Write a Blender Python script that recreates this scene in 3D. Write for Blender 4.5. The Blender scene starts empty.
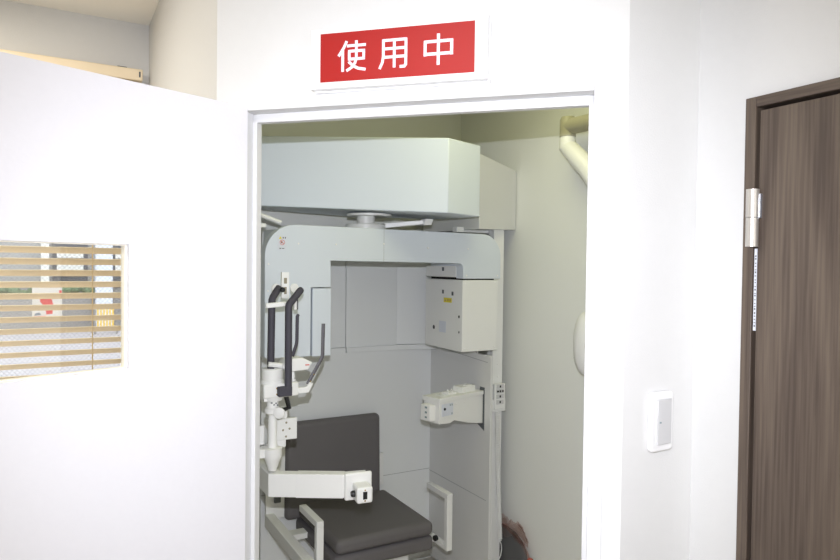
import bpy, bmesh, math, random
from mathutils import Vector, Matrix
random.seed(5)
C = bpy.context.scene.collection
R2 = math.sqrt(2)

# ---------------------------------------------------------------- materials
def lin(v):
    v /= 255.0
    return v/12.92 if v <= 0.04045 else ((v+0.055)/1.055)**2.4
def rgb(r, g, b): return (lin(r), lin(g), lin(b), 1)

def mat(name, col, rough=0.5, metal=0.0, bump=0.0, bscale=200, var=0.0, vscale=8, spec=0.5):
    m = bpy.data.materials.new(name); m.use_nodes = True
    nt = m.node_tree; b = nt.nodes['Principled BSDF']
    b.inputs['Base Color'].default_value = col
    b.inputs['Roughness'].default_value = rough
    b.inputs['Metallic'].default_value = metal
    b.inputs['Specular IOR Level'].default_value = spec
    tc = nt.nodes.new('ShaderNodeTexCoord')
    if var > 0:
        n = nt.nodes.new('ShaderNodeTexNoise'); n.inputs['Scale'].default_value = vscale; n.inputs['Detail'].default_value = 4
        nt.links.new(tc.outputs['Object'], n.inputs['Vector'])
        mx = nt.nodes.new('ShaderNodeMix'); mx.data_type = 'RGBA'
        mx.inputs['A'].default_value = tuple(c*(1-var) for c in col[:3])+(1,)
        mx.inputs['B'].default_value = tuple(min(1, c*(1+var)) for c in col[:3])+(1,)
        nt.links.new(n.outputs['Fac'], mx.inputs['Factor'])
        nt.links.new(mx.outputs['Result'], b.inputs['Base Color'])
    if bump > 0:
        n = nt.nodes.new('ShaderNodeTexNoise'); n.inputs['Scale'].default_value = bscale; n.inputs['Detail'].default_value = 3
        nt.links.new(tc.outputs['Object'], n.inputs['Vector'])
        bp = nt.nodes.new('ShaderNodeBump'); bp.inputs['Strength'].default_value = bump; bp.inputs['Distance'].default_value = 0.002
        nt.links.new(n.outputs['Fac'], bp.inputs['Height'])
        nt.links.new(bp.outputs['Normal'], b.inputs['Normal'])
    return m

def glass(name, tint=(1, 1, 1, 1), gloss=0.06, wire=0.0):
    m = bpy.data.materials.new(name); m.use_nodes = True
    nt = m.node_tree; nt.nodes.clear()
    out = nt.nodes.new('ShaderNodeOutputMaterial')
    tr = nt.nodes.new('ShaderNodeBsdfTransparent'); tr.inputs['Color'].default_value = tint
    gl = nt.nodes.new('ShaderNodeBsdfGlossy'); gl.inputs['Roughness'].default_value = 0.02
    mx = nt.nodes.new('ShaderNodeMixShader'); mx.inputs[0].default_value = gloss
    nt.links.new(tr.outputs[0], mx.inputs[1]); nt.links.new(gl.outputs[0], mx.inputs[2])
    last = mx
    if wire > 0:
        # diamond wire net cast into the pane
        tc = nt.nodes.new('ShaderNodeTexCoord'); sx = nt.nodes.new('ShaderNodeSeparateXYZ')
        nt.links.new(tc.outputs['Object'], sx.inputs[0])
        lines = []
        for op in ('ADD', 'SUBTRACT'):
            a = nt.nodes.new('ShaderNodeMath'); a.operation = op
            nt.links.new(sx.outputs['X'], a.inputs[0]); nt.links.new(sx.outputs['Z'], a.inputs[1])
            k = nt.nodes.new('ShaderNodeMath'); k.operation = 'DIVIDE'; k.inputs[1].default_value = 0.018
            nt.links.new(a.outputs[0], k.inputs[0])
            fr = nt.nodes.new('ShaderNodeMath'); fr.operation = 'FRACT'; nt.links.new(k.outputs[0], fr.inputs[0])
            lt = nt.nodes.new('ShaderNodeMath'); lt.operation = 'LESS_THAN'; lt.inputs[1].default_value = 0.10
            nt.links.new(fr.outputs[0], lt.inputs[0]); lines.append(lt)
        mxm = nt.nodes.new('ShaderNodeMath'); mxm.operation = 'MAXIMUM'
        nt.links.new(lines[0].outputs[0], mxm.inputs[0]); nt.links.new(lines[1].outputs[0], mxm.inputs[1])
        sc = nt.nodes.new('ShaderNodeMath'); sc.operation = 'MULTIPLY'; sc.inputs[1].default_value = wire
        nt.links.new(mxm.outputs[0], sc.inputs[0])
        df = nt.nodes.new('ShaderNodeBsdfDiffuse'); df.inputs['Color'].default_value = rgb(150, 150, 155)
        m2 = nt.nodes.new('ShaderNodeMixShader')
        nt.links.new(sc.outputs[0], m2.inputs[0]); nt.links.new(mx.outputs[0], m2.inputs[1]); nt.links.new(df.outputs[0], m2.inputs[2])
        last = m2
    nt.links.new(last.outputs[0], out.inputs['Surface'])
    return m

def walnut(name, axis='Z'):
    m = bpy.data.materials.new(name); m.use_nodes = True
    nt = m.node_tree; b = nt.nodes['Principled BSDF']
    b.inputs['Roughness'].default_value = 0.5
    b.inputs['Specular IOR Level'].default_value = 0.35
    tc = nt.nodes.new('ShaderNodeTexCoord')
    mp = nt.nodes.new('ShaderNodeMapping'); nt.links.new(tc.outputs['Object'], mp.inputs['Vector'])
    mp.inputs['Scale'].default_value = (9, 9, 0.9) if axis == 'Z' else (9, 0.9, 9)
    n0 = nt.nodes.new('ShaderNodeTexNoise'); n0.inputs['Scale'].default_value = 0.9; n0.inputs['Detail'].default_value = 2
    nt.links.new(mp.outputs[0], n0.inputs['Vector'])
    # contour lines of a stretched noise: cathedral figure
    k = nt.nodes.new('ShaderNodeMath'); k.operation = 'MULTIPLY'; k.inputs[1].default_value = 26
    nt.links.new(n0.outputs['Fac'], k.inputs[0])
    s = nt.nodes.new('ShaderNodeMath'); s.operation = 'SINE'; nt.links.new(k.outputs[0], s.inputs[0])
    mp2 = nt.nodes.new('ShaderNodeMapping'); nt.links.new(tc.outputs['Object'], mp2.inputs['Vector'])
    mp2.inputs['Scale'].default_value = (160, 160, 4) if axis == 'Z' else (160, 4, 160)
    n1 = nt.nodes.new('ShaderNodeTexNoise'); n1.inputs['Scale'].default_value = 1.0; n1.inputs['Detail'].default_value = 5
    nt.links.new(mp2.outputs[0], n1.inputs['Vector'])
    a = nt.nodes.new('ShaderNodeMath'); a.operation = 'MULTIPLY_ADD'; a.inputs[1].default_value = 0.10; 
    nt.links.new(s.outputs[0], a.inputs[0]); nt.links.new(n1.outputs['Fac'], a.inputs[2])
    rp = nt.nodes.new('ShaderNodeValToRGB'); nt.links.new(a.outputs[0], rp.inputs[0])
    e = rp.color_ramp.elements
    e[0].position = 0.28; e[0].color = rgb(74, 63, 56)
    e[1].position = 0.72; e[1].color = rgb(102, 90, 79)
    nt.links.new(rp.outputs[0], b.inputs['Base Color'])
    return m

M = {}
M['wall'] = mat('wallpaper_white', rgb(217, 217, 216), 0.85, bump=0.25, bscale=260, var=0.012, vscale=40, spec=0.1)
M['room'] = mat('inner_wallpaper', rgb(236, 237, 233), 0.85, bump=0.2, bscale=220, spec=0.1)
M['ceil'] = mat('ceiling_paper', rgb(246, 243, 236), 0.9, bump=0.2, bscale=200, spec=0.1)
M['floor'] = mat('vinyl_floor', rgb(222, 215, 203), 0.5, var=0.06, vscale=6)
M['trim'] = mat('white_trim', rgb(218, 218, 219), 0.55, bump=0.12, bscale=500, spec=0.3)
M['door'] = mat('white_door_sheet', rgb(221, 220, 224), 0.5, bump=0.25, bscale=120, var=0.012, vscale=70, spec=0.35)
M['walnut'] = walnut('dark_walnut')
M['walnut_f'] = walnut('dark_walnut_frame')
M['walnut_h'] = walnut('dark_walnut_head', 'Y')
M['dark'] = mat('black_gap', rgb(22, 20, 19), 0.8)  # black used for the shade inside narrow gaps
M['alu'] = mat('satin_nickel', rgb(200, 196, 190), 0.38, 0.75)
M['steel'] = mat('zinc_steel', rgb(190, 195, 205), 0.35, 0.9)
M['plastic'] = mat('white_plastic', rgb(232, 232, 232), 0.35)
M['rocker'] = mat('grey_white_rocker', rgb(200, 200, 201), 0.35)
M['red'] = mat('sign_red', rgb(164, 22, 20), 0.35)
M['letter'] = mat('letter_white', rgb(240, 232, 246), 0.4)
M['paint'] = mat('machine_paint', rgb(226, 234, 244), 0.42, bump=0.08, bscale=600, spec=0.4)
M['paint_dim'] = mat('machine_paint_dim', rgb(214, 221, 230), 0.42, bump=0.08, bscale=600, spec=0.4)  # darker copy of the machine paint: the arch's weaker light put into colour
M['cream'] = mat('machine_cream_lit_tint', rgb(232, 232, 230), 0.45, bump=0.08, bscale=600, spec=0.4)  # cream parts; on the control box, machine paint tinted for its different light
M['panel'] = mat('cabin_panel', rgb(229, 231, 231), 0.5, bump=0.06, bscale=600, spec=0.4)
M['sidepan'] = mat('cabin_side_panel', rgb(214, 214, 213), 0.5, bump=0.06, bscale=600, spec=0.4)
M['white'] = mat('white_enamel', rgb(238, 238, 236), 0.35)
M['seam'] = mat('dark_seam', rgb(95, 98, 102), 0.8)
M['slotdark'] = mat('tan_slot', rgb(150, 142, 122), 0.8)
M['seam2'] = mat('faint_seam', rgb(168, 170, 170), 0.8)
M['vinyl'] = mat('charcoal_vinyl', rgb(104, 101, 102), 0.6, bump=0.25, bscale=420, spec=0.35)
M['grip'] = mat('black_grip_foam', rgb(66, 64, 74), 0.65, bump=0.3, bscale=500)
M['rod'] = mat('dark_grey_rod', rgb(92, 90, 96), 0.5)
M['black'] = mat('black_plastic', rgb(26, 26, 28), 0.4)
M['yellow'] = mat('yellow_label', rgb(222, 206, 40), 0.5)
M['label'] = mat('pale_label', rgb(214, 218, 228), 0.5)
M['green'] = mat('green_dot', rgb(128, 146, 150), 0.5)
M['lred'] = mat('prohibition_red', rgb(212, 120, 112), 0.5)
M['brass'] = mat('brass_screw', rgb(180, 150, 90), 0.4, 0.6)
M['tan'] = mat('tan_slat', rgb(243, 226, 196), 0.5, var=0.05, vscale=12)
M['tancord'] = mat('tan_cord', rgb(205, 180, 135), 0.7)
M['wire'] = glass('wired_glass', (0.97, 0.98, 0.98, 1), 0.05, 0.38)
M['pane'] = glass('clear_pane', (0.97, 0.98, 0.97, 1), 0.10)
M['bead'] = mat('cream_gasket', rgb(232, 226, 212), 0.6)
M['film'] = glass('clear_film', (0.95, 0.86, 0.84, 1), 0.14)
M['redfilm'] = mat('red_film', rgb(176, 92, 80), 0.35)
M['redglass'] = glass('red_film_clear', (0.93, 0.70, 0.66, 1), 0.12)
M['bag'] = mat('dark_grey_bag', rgb(92, 92, 93), 0.7, bump=0.3, bscale=60)
M['armgrey'] = mat('beige_arm', rgb(176, 172, 152), 0.45)
M['asphalt'] = mat('asphalt', rgb(178, 174, 180), 0.9, var=0.05, vscale=4)
M['facade'] = mat('facade_grey', rgb(166, 164, 164), 0.9, var=0.05, vscale=2)
M['facadew'] = mat('facade_white', rgb(236, 234, 230), 0.9)
M['bluew'] = mat('bluish_white', rgb(222, 228, 242), 0.8)
M['winglass'] = mat('dark_window', rgb(84, 86, 94), 0.2)
M['leaf'] = mat('hedge_green', rgb(112, 132, 100), 0.9, var=0.35, vscale=14)
M['concrete'] = mat('concrete', rgb(150, 147, 146), 0.9, var=0.06, vscale=3)
M['yelbar'] = mat('yellow_paint', rgb(238, 196, 70), 0.6)
M['pink'] = mat('poster_red', rgb(236, 110, 120), 0.6)
M['posterw'] = mat('poster_white', rgb(244, 246, 250), 0.6)
nt_ = M['posterw'].node_tree; tl_ = nt_.nodes.new('ShaderNodeBsdfTranslucent'); tl_.inputs[0].default_value = (0.95, 0.96, 0.98, 1); mx_ = nt_.nodes.new('ShaderNodeMixShader'); mx_.inputs[0].default_value = 0.45
nt_.links.new(nt_.nodes['Principled BSDF'].outputs[0], mx_.inputs[1]); nt_.links.new(tl_.outputs[0], mx_.inputs[2]); nt_.links.new(mx_.outputs[0], nt_.nodes['Material Output'].inputs['Surface'])
M['posterb'] = mat('poster_grey_blue', rgb(150, 165, 190), 0.6)

# ---------------------------------------------------------------- mesh builder
CAM = Vector((0, 0, 1.62))
class MB:
    def __init__(s): s.v = []; s.f = []; s.mi = []; s.m = 0
    def _add(s, vs, fs):
        o = len(s.v); s.v += [Vector(v) for v in vs]
        for f in fs: s.f.append([i+o for i in f]); s.mi.append(s.m)
        return s
    def box(s, x0, x1, y0, y1, z0, z1):
        return s.hexa([(x0,y0,z0),(x1,y0,z0),(x1,y1,z0),(x0,y1,z0),(x0,y0,z1),(x1,y0,z1),(x1,y1,z1),(x0,y1,z1)])
    def hexa(s, p):
        return s._add(p, [(0,3,2,1),(4,5,6,7),(0,1,5,4),(1,2,6,5),(2,3,7,6),(3,0,4,7)])
    def obox(s, c, ax, ay, az):            # centre and three half-axis vectors
        c, ax, ay, az = Vector(c), Vector(ax), Vector(ay), Vector(az)
        return s.hexa([c-ax-ay-az, c+ax-ay-az, c+ax+ay-az, c-ax+ay-az, c-ax-ay+az, c+ax-ay+az, c+ax+ay+az, c-ax+ay+az])
    def prism(s, poly, z0, z1):
        n = len(poly)
        zb = z0 if isinstance(z0, (list, tuple)) else [z0]*n
        zt = z1 if isinstance(z1, (list, tuple)) else [z1]*n
        vs = [(p[0],p[1],zb[i]) for i, p in enumerate(poly)]+[(p[0],p[1],zt[i]) for i, p in enumerate(poly)]
        fs = [tuple(range(n))[::-1], tuple(range(n, 2*n))]+[(i, (i+1) % n, n+(i+1) % n, n+i) for i in range(n)]
        return s._add(vs, fs)
    def extr(s, pts, vec):
        n = len(pts); pts = [Vector(p) for p in pts]; vec = Vector(vec)
        return s._add(pts+[p+vec for p in pts], [tuple(range(n))[::-1], tuple(range(n, 2*n))]+[(i, (i+1) % n, n+(i+1) % n, n+i) for i in range(n)])
    def away(s, k):                         # push what was measured at one depth to another along the line of sight, size kept in proportion
        s.v = [CAM+(v-CAM)*k for v in s.v]; return s
    def rings(s, rs, cap=True):
        n = len(rs[0]); vs = [p for r in rs for p in r]; fs = []
        for k in range(len(rs)-1):
            for i in range(n):
                j = (i+1) % n
                fs.append((k*n+i, k*n+j, (k+1)*n+j, (k+1)*n+i))
        if cap: fs.append(tuple(range(n))[::-1]); fs.append(tuple(range((len(rs)-1)*n, len(rs)*n)))
        return s._add(vs, fs)
    def tube(s, path, r, seg=12, flat=None):
        path = [Vector(p) for p in path]; rs = []; up = None
        rr = r if isinstance(r, (list, tuple)) else [r]*len(path)
        for i, p in enumerate(path):
            a = path[max(i-1, 0)]; b = path[min(i+1, len(path)-1)]
            t = (b-a).normalized()
            if up is None:
                up = Vector((0,0,1)) if abs(t.z) < 0.9 else Vector((1,0,0))
            u = (up-t*up.dot(t)).normalized(); w = t.cross(u); up = u
            rs.append([p+u*math.cos(2*math.pi*k/seg)*rr[i]+w*math.sin(2*math.pi*k/seg)*rr[i]*(flat or 1) for k in range(seg)])
        return s.rings(rs)
    def cyl(s, p0, p1, r0, r1=None, seg=28): return s.tube([p0, p1], [r0, r0 if r1 is None else r1], seg)
    def lathe(s, c, prof, seg=32, axis=(0,0,1)):
        ax = Vector(axis).normalized(); u = ax.orthogonal().normalized(); w = ax.cross(u); c = Vector(c)
        return s.rings([[c+ax*z+(u*math.cos(2*math.pi*k/seg)+w*math.sin(2*math.pi*k/seg))*r for k in range(seg)] for r, z in prof])
    def ell(s, c, rx, ry, rz, seg=20, nr=12, pw=1.0):
        rs = []
        for i in range(nr+1):
            a = -math.pi/2+math.pi*i/nr; a = max(min(a, math.pi/2-0.03), -math.pi/2+0.03)
            cz = math.copysign(abs(math.sin(a))**pw, a); cr = math.cos(a)**pw
            rs.append([Vector((c[0]+rx*cr*math.cos(2*math.pi*k/seg), c[1]+ry*cr*math.sin(2*math.pi*k/seg), c[2]+rz*cz)) for k in range(seg)])
        return s.rings(rs)
    def build(s, name, mats, parent=None, bevel=0, bseg=2, label=None, smooth=35, org=None):
        if not isinstance(mats, (list, tuple)): mats = [mats]
        if parent is not None: org = Vector(parent['_o']) if '_o' in parent else Vector((0,0,0))
        elif org is None:
            xs = [v.x for v in s.v]; ys = [v.y for v in s.v]; zs = [v.z for v in s.v]
            org = Vector(((min(xs)+max(xs))/2, (min(ys)+max(ys))/2, min(zs)))
        org = Vector(org)
        me = bpy.data.meshes.new(name)
        me.from_pydata([v-org for v in s.v], [], s.f)
        for m in mats: me.materials.append(m)
        for p, i in zip(me.polygons, s.mi): p.material_index = i
        bm = bmesh.new(); bm.from_mesh(me); bmesh.ops.recalc_face_normals(bm, faces=bm.faces); bm.to_mesh(me); bm.free()
        me.polygons.foreach_set('use_smooth', [True]*len(me.polygons))
        me.set_sharp_from_angle(angle=math.radians(smooth))
        o = bpy.data.objects.new(name, me); C.objects.link(o)
        if parent is not None: o.parent = parent
        else: o.location = org
        o['_o'] = tuple(org)
        if bevel:
            b = o.modifiers.new('bevel', 'BEVEL'); b.width = bevel; b.segments = bseg; b.limit_method = 'ANGLE'; b.angle_limit = math.radians(35)
        if label: o['label'] = label
        return o

def tag(o, label, cat, group=None, kind=None):
    o['label'] = label; o['category'] = cat
    if group: o['group'] = group
    if kind: o['kind'] = kind
    return o
def thing(name, loc, label, cat, group=None, kind=None):
    o = bpy.data.objects.new(name, None); C.objects.link(o); o.location = loc; o['_o'] = tuple(loc); o.empty_display_size = 0.1
    return tag(o, label, cat, group, kind)
def struct(o, label, cat): return tag(o, label, cat, None, 'structure')

# ---------------------------------------------------------------- room shell
D0 = 1.4577                                        # slanting wall of the doorway: x + y = D0*sqrt(2)
def D(t, o, z): return Vector((t/R2+(D0+o)/R2, -t/R2+(D0+o)/R2, z))
H = 2.64                                           # ceiling
TL, TR, ZH = -0.858, -0.019, 2.000                 # doorway
CL = (0.363, 1.698); CR = (1.0668, 0.9946)         # the two ends of the slanting wall
CLi = (0.463, 1.6834); CRi = (1.0519, 1.0946)
def p2(t, o): v = D(t, o, 0); return (v.x, v.y)

b = MB()
b.prism([CL, p2(TL-0.03, 0), p2(TL-0.03, 0.06), CLi], 0, H)
b.prism([p2(TR+0.03, 0), CR, CRi, p2(TR+0.03, 0.06)], 0, H)
b.prism([p2(TL-0.03, 0), p2(TR+0.03, 0), p2(TR+0.03, 0.06), p2(TL-0.03, 0.06)], ZH+0.03, H)
struct(b.build('wall_front', M['wall']), 'white papered slanting wall around the open doorway, red sign on it', 'wall')
b = MB(); b.box(0.363, 0.463, CL[1], 3.037, 0, H)
b = MB(); b.prism([CL, CLi, (0.463, 3.037), (0.363, 3.037)], 0, H)
struct(b.build('wall_left', M['wall']), 'cream lit wall receding behind the open white door', 'wall')
WX0, WX1, WZ0, WZ1 = -1.15, 0.285, 0.92, 2.34
b = MB()
b.box(-2.6, WX0, 3.037, 3.187, 0, H); b.box(WX1, 0.463, 3.037, 3.187, 0, H)
b.box(WX0, WX1, 3.037, 3.187, 0, WZ0); b.box(WX0, WX1, 3.037, 3.187, WZ1, H)
struct(b.build('wall_back', M['wall']), 'white wall with the street window, above the blind at far left', 'wall')
b = MB(); b.prism([CR, (1.293, 0.9946), (2.0, 0.9946), (2.0, 1.0946), CRi], 0, H)
struct(b.build('wall_side', M['wall']), 'narrow white wall face carrying the light switch', 'wall')
DY0, DY1, DZ = 0.038, 0.838, 1.952                 # walnut door leaf
b = MB()
b.box(1.293, 1.393, DY1+0.03, 0.9946, 0, H); b.box(1.293, 1.393, -2.2, DY0-0.03, 0, H); b.box(1.293, 1.393, DY0-0.03, DY1+0.03, DZ+0.02, H)
struct(b.build('wall_right', M['wall']), 'white wall around the dark walnut door', 'wall')
b = MB(); b.box(0.463, 2.1, 3.087, 3.187, 0, H)
struct(b.build('wall_inner_back', M['room']), 'back wall of the x-ray room behind the machine', 'wall')
b = MB(); b.box(2.0, 2.1, 0.9946, 3.087, 0, H)
struct(b.build('wall_inner_right', M['room']), 'right wall of the x-ray room beside the machine post', 'wall')
b = MB(); b.box(-2.7, -2.6, -2.3, 3.187, 0, H)
struct(b.build('wall_outer_left', M['wall']), 'far left wall of the waiting hall', 'wall')
b = MB(); b.box(-2.6, 1.393, -2.3, -2.2, 0, H)
struct(b.build('wall_rear', M['wall']), 'wall of the hall opposite the doorway', 'wall')
b = MB(); b.box(-2.7, 2.1, -2.3, 3.187, -0.1, 0)
struct(b.build('floor', M['floor']), 'beige vinyl floor of hall and x-ray room', 'floor')
b = MB(); b.box(-2.7, 2.1, -2.3, 3.187, H, H+0.1)
struct(b.build('ceiling', M['ceil']), 'pale ceiling seen at the upper left corner', 'ceiling')

# white door frame: casing, rebate, stop, deeper lining
def dpr(b, t0, t1, o0, o1, z0, z1):
    b.prism([p2(t0, o0), p2(t1, o0), p2(t1, o1), p2(t0, o1)], z0, z1)
b = MB()
for sgn, t in ((-1, TL), (1, TR)):
    def tt(a): return t+sgn*a
    for (a0, a1, o0, o1) in ((0.0, 0.030, -0.010, 0.062), (0.030, 0.051 if sgn < 0 else 0.029, -0.010, 0.0), (-0.0115, 0.0, 0.028, 0.050), (-0.0070, 0.0, 0.050, 0.062)):
        if a1 <= a0: continue
        x0, x1 = sorted((tt(a0), tt(a1)))
        top = ZH+0.030 if a0 >= 0.0 else ZH
        dpr(b, x0, x1, o0, o1, 0, top)
dpr(b, TL, TR, -0.010, 0.062, ZH, ZH+0.030)
dpr(b, TL, TR, 0.028, 0.050, ZH-0.022, ZH)
dpr(b, TL, TR, 0.050, 0.062, ZH-0.018, ZH)
struct(b.build('trim_1', M['trim'], bevel=0.0015), 'white stepped door frame lining the x-ray room doorway', 'door frame')

# open white door leaf, hinged at the left jamb
HG = Vector((0.4207, 1.6196, 0)); a = math.radians(199.9)
TD = Vector((math.cos(a), math.sin(a), 0)); ND = Vector((-TD.y, TD.x, 0))
if ND.y < 0: ND = -ND
def W(s, o, z): return HG+TD*s+ND*o+Vector((0, 0, z))
def dbox(b, s0, s1, o0, o1, z0, z1):
    b.hexa([W(s0,o0,z0), W(s1,o0,z0), W(s1,o1,z0), W(s0,o1,z0), W(s0,o0,z1), W(s1,o0,z1), W(s1,o1,z1), W(s0,o1,z1)])
S0, S1, SZ0, SZ1, TH = 0.2955, 0.600, 1.3915, 1.6585, 0.034
b = MB()
b.rings([[W(0,0,0.008), W(0.88,0,0.008), W(0.88,0,2.007), W(0,0,2.007)],
         [W(0,TH,0.008), W(0.88,TH,0.008), W(0.88,TH,2.007), W(0,TH,2.007)]], cap=False)
for o in (0, TH):
    q = [W(0,o,0.008), W(0.88,o,0.008), W(0.88,o,2.007), W(0,o,2.007)]; r = [W(S0,o,SZ0), W(S1,o,SZ0), W(S1,o,SZ1), W(S0,o,SZ1)]
    b._add(q+r, [(0,1,5,4),(1,2,6,5),(2,3,7,6),(3,0,4,7)])
b.rings([[W(S0,0,SZ0), W(S1,0,SZ0), W(S1,0,SZ1), W(S0,0,SZ1)], [W(S0,TH,SZ0), W(S1,TH,SZ0), W(S1,TH,SZ1), W(S0,TH,SZ1)]], cap=False)
bm_door = b.build('door_1', M['door'])
bmm = bmesh.new(); bmm.from_mesh(bm_door.data); bmesh.ops.remove_doubles(bmm, verts=bmm.verts, dist=1e-5); bmesh.ops.recalc_face_normals(bmm, faces=bmm.faces); bmm.to_mesh(bm_door.data); bmm.free()
bm_door.data.polygons.foreach_set('use_smooth', [False]*len(bm_door.data.polygons))
door1 = struct(bm_door, 'white swing door standing open with a small glazed window', 'door')
b = MB()
for (s0, s1, z0, z1) in ((S0, S0+0.005, SZ0, SZ1), (S1-0.005, S1, SZ0, SZ1), (S0, S1, SZ0, SZ0+0.003), (S0, S1, SZ1-0.0025, SZ1)):
    dbox(b, s0, s1, 0.010, 0.026, z0, z1)
b.build('glazing_bead', M['bead'], door1, label='cream glazing bead')
b = MB(); dbox(b, S0+0.002, S1-0.002, 0.016, 0.020, SZ0+0.001, SZ1-0.001)
b.build('glass_pane', M['pane'], door1, label='clear glass pane')

# ---------------------------------------------------------------- sign above the doorway
sg = thing('illuminated_sign', D(-0.4565, -0.0175, 2.030), 'white box sign with red face reading 使用中, mounted above the doorway', 'sign')
def sbox(b, t0, t1, o0, o1, z0, z1):
    b.hexa([D(t0,o0,z0), D(t1,o0,z0), D(t1,o1,z0), D(t0,o1,z0), D(t0,o0,z1), D(t1,o0,z1), D(t1,o1,z1), D(t0,o1,z1)])
b = MB(); sbox(b, -0.668, -0.2435, -0.014, -0.0005, 2.030, 2.176)
b.build('back_plate', M['plastic'], sg, bevel=0.002)
b = MB(); sbox(b, -0.668, -0.246, -0.036, -0.0165, 2.0335, 2.174); sbox(b, -0.664, -0.249, -0.0165, -0.014, 2.036, 2.171)
b.build('housing', M['plastic'], sg, bevel=0.002)
b = MB(); sbox(b, -0.6435, -0.275, -0.0372, -0.036, 2.0485, 2.1615)
face = b.build('face_panel', M['red'], sg, label='red sign face')
# lettering
def strokes(t0, t1, z0, z1, ss, w):
    b = MB()
    # every stroke is a polyline on a 0..1 grid, laid on the face as a thin bar
    for pts in ss:
        P = [Vector((t0+(t1-t0)*x, z0+(z1-z0)*y)) for x, y in pts]
        L = []; Rr = []
        for i, p in enumerate(P):
            d0 = (P[i]-P[i-1]).normalized() if i > 0 else None
            d1 = (P[i+1]-P[i]).normalized() if i < len(P)-1 else None
            d = ((d0 or d1)+(d1 or d0)).normalized(); n = Vector((-d.y, d.x))
            k = 1.0/max(0.5, abs(n.dot(Vector((-(d0 or d1).y, (d0 or d1).x)))))
            q = p
            L.append(q+n*w/2*k); Rr.append(q-n*w/2*k)
        poly = L+Rr[::-1]
        n = len(P)
        for i in range(n-1):
            quad = [L[i], L[i+1], Rr[i+1], Rr[i]]
            b.extr([D(v.x, -0.0372, v.y) for v in quad], D(0, -0.0008, 0)-D(0, 0, 0))
    b.build('character', M['letter'], face)
SH = [[(0.33,1.0),(0.22,0.78),(0.04,0.52)], [(0.19,0.72),(0.19,0.0)], [(0.34,0.84),(1.0,0.84)], [(0.42,0.66),(0.42,0.36)], [(0.93,0.70),(0.93,0.36)],
      [(0.38,0.66),(0.97,0.66)], [(0.38,0.40),(0.97,0.40)], [(0.67,1.0),(0.67,0.42),(0.62,0.26),(0.50,0.12),(0.32,0.02)], [(0.40,0.32),(0.56,0.17),(0.74,0.08),(1.0,0.03)]]
YO = [[(0.13,0.97),(0.13,0.42),(0.10,0.22),(0.0,0.0)], [(0.09,0.94),(0.94,0.94)], [(0.91,0.97),(0.91,0.10),(0.86,0.04),(0.70,0.04)],
      [(0.13,0.66),(0.91,0.66)], [(0.13,0.38),(0.91,0.38)], [(0.51,0.94),(0.51,0.02)]]
CH = [[(0.04,0.76),(0.96,0.76)], [(0.07,0.80),(0.07,0.30)], [(0.93,0.80),(0.93,0.30)], [(0.07,0.36),(0.93,0.36)], [(0.5,1.0),(0.5,0.0)]]
strokes(-0.600, -0.530, 2.0700, 2.1400, SH, 0.0064)
strokes(-0.496, -0.427, 2.0700, 2.1380, YO, 0.0064)
strokes(-0.393, -0.322, 2.0700, 2.1395, CH, 0.0068)

# ---------------------------------------------------------------- light switch
sw = thing('light_switch', (1.180, 0.9946, 1.216), 'white wall light switch on the narrow wall face beside the doorway', 'light switch')
def rrect(u0, u1, v0, v1, r, n=6):
    P = []
    for cx, cy, a0 in ((u1-r, v1-r, 0), (u0+r, v1-r, 90), (u0+r, v0+r, 180), (u1-r, v0+r, 270)):
        for k in range(n+1):
            t = math.radians(a0+90*k/n); P.append((cx+r*math.cos(t), cy+r*math.sin(t)))
    return P
b = MB(); b.extr([(u, 0.9946, v) for u, v in rrect(1.1420, 1.2130, 1.2145, 1.3470, 0.010)], (0, -0.013, 0))
b.build('plate', M['plastic'], sw, bevel=0.004, bseg=3)
b = MB(); b.prism([(1.158,0.9826), (1.158,0.9775), (1.170,0.9755), (1.203,0.9785), (1.203,0.9826)], 1.231, 1.331)
rk = b.build('rocker', M['rocker'], sw, bevel=0.001, label='grey-white rocker')
b = MB(); b.box(1.1625, 1.1665, 0.9748, 0.9790, 1.2795, 1.2825)
b.build('indicator', M['green'], rk)

# ---------------------------------------------------------------- walnut door and frame
b = MB()
b.box(1.281, 1.395, DY1+0.008, 0.8695, 0, 1.982)
b.box(1.281, 1.395, DY0-0.040, DY0-0.008, 0, 1.982)
struct_frame = b
f = b.build('trim_2', M['walnut_f'], bevel=0.0015)
struct(f, 'dark walnut frame standing around the walnut door', 'door frame')
b = MB(); b.box(1.281, 1.395, DY0-0.008, DY1+0.008, DZ+0.008, 1.982)
b.build('head', M['walnut_h'], f, bevel=0.0015)
b = MB(); b.box(1.320, 1.345, DY1-0.002, DY1+0.008, 0, DZ+0.008); b.box(1.320, 1.345, DY0-0.008, DY1+0.008, DZ-0.002, DZ+0.008)
b.build('gap_shade', M['dark'], f, label='black rebate gasket')  # black strip standing in for the shade of the open gap
b = MB(); b.box(1.285, 1.320, DY0, DY1, 0.006, DZ)
door2 = struct(b.build('door_2', M['walnut'], bevel=0.001), 'closed dark walnut door with vertical grain at right', 'door')
b = MB()
b.cyl((1.2765, 0.8455, 1.668), (1.2765, 0.8455, 1.7285), 0.0125); b.cyl((1.2765, 0.8455, 1.7295), (1.2765, 0.8455, 1.788), 0.0130)
b.m = 1
b.box(1.2790, 1.2850, 0.8300, 0.8455, 1.728, 1.778); b.box(1.2785, 1.2810, 0.8455, 0.858, 1.670, 1.725)
b.build('hinge', [M['alu'], M['steel']], door2, label='satin nickel barrel hinge')
b = MB(); b.box(1.2845, 1.300, 0.8382, 0.8440, 1.492, 1.664)
b.m = 1
for k in range(22):
    z = 1.500+k*0.0070+random.uniform(-0.001, 0.001)
    b.box(1.2838, 1.2846, 0.8395, 0.8420, z, z+random.choice((0.002, 0.0035)))
b.build('edge_sticker', [M['label'], M['seam']], door2, label='pale printed strip on the door edge')

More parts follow.
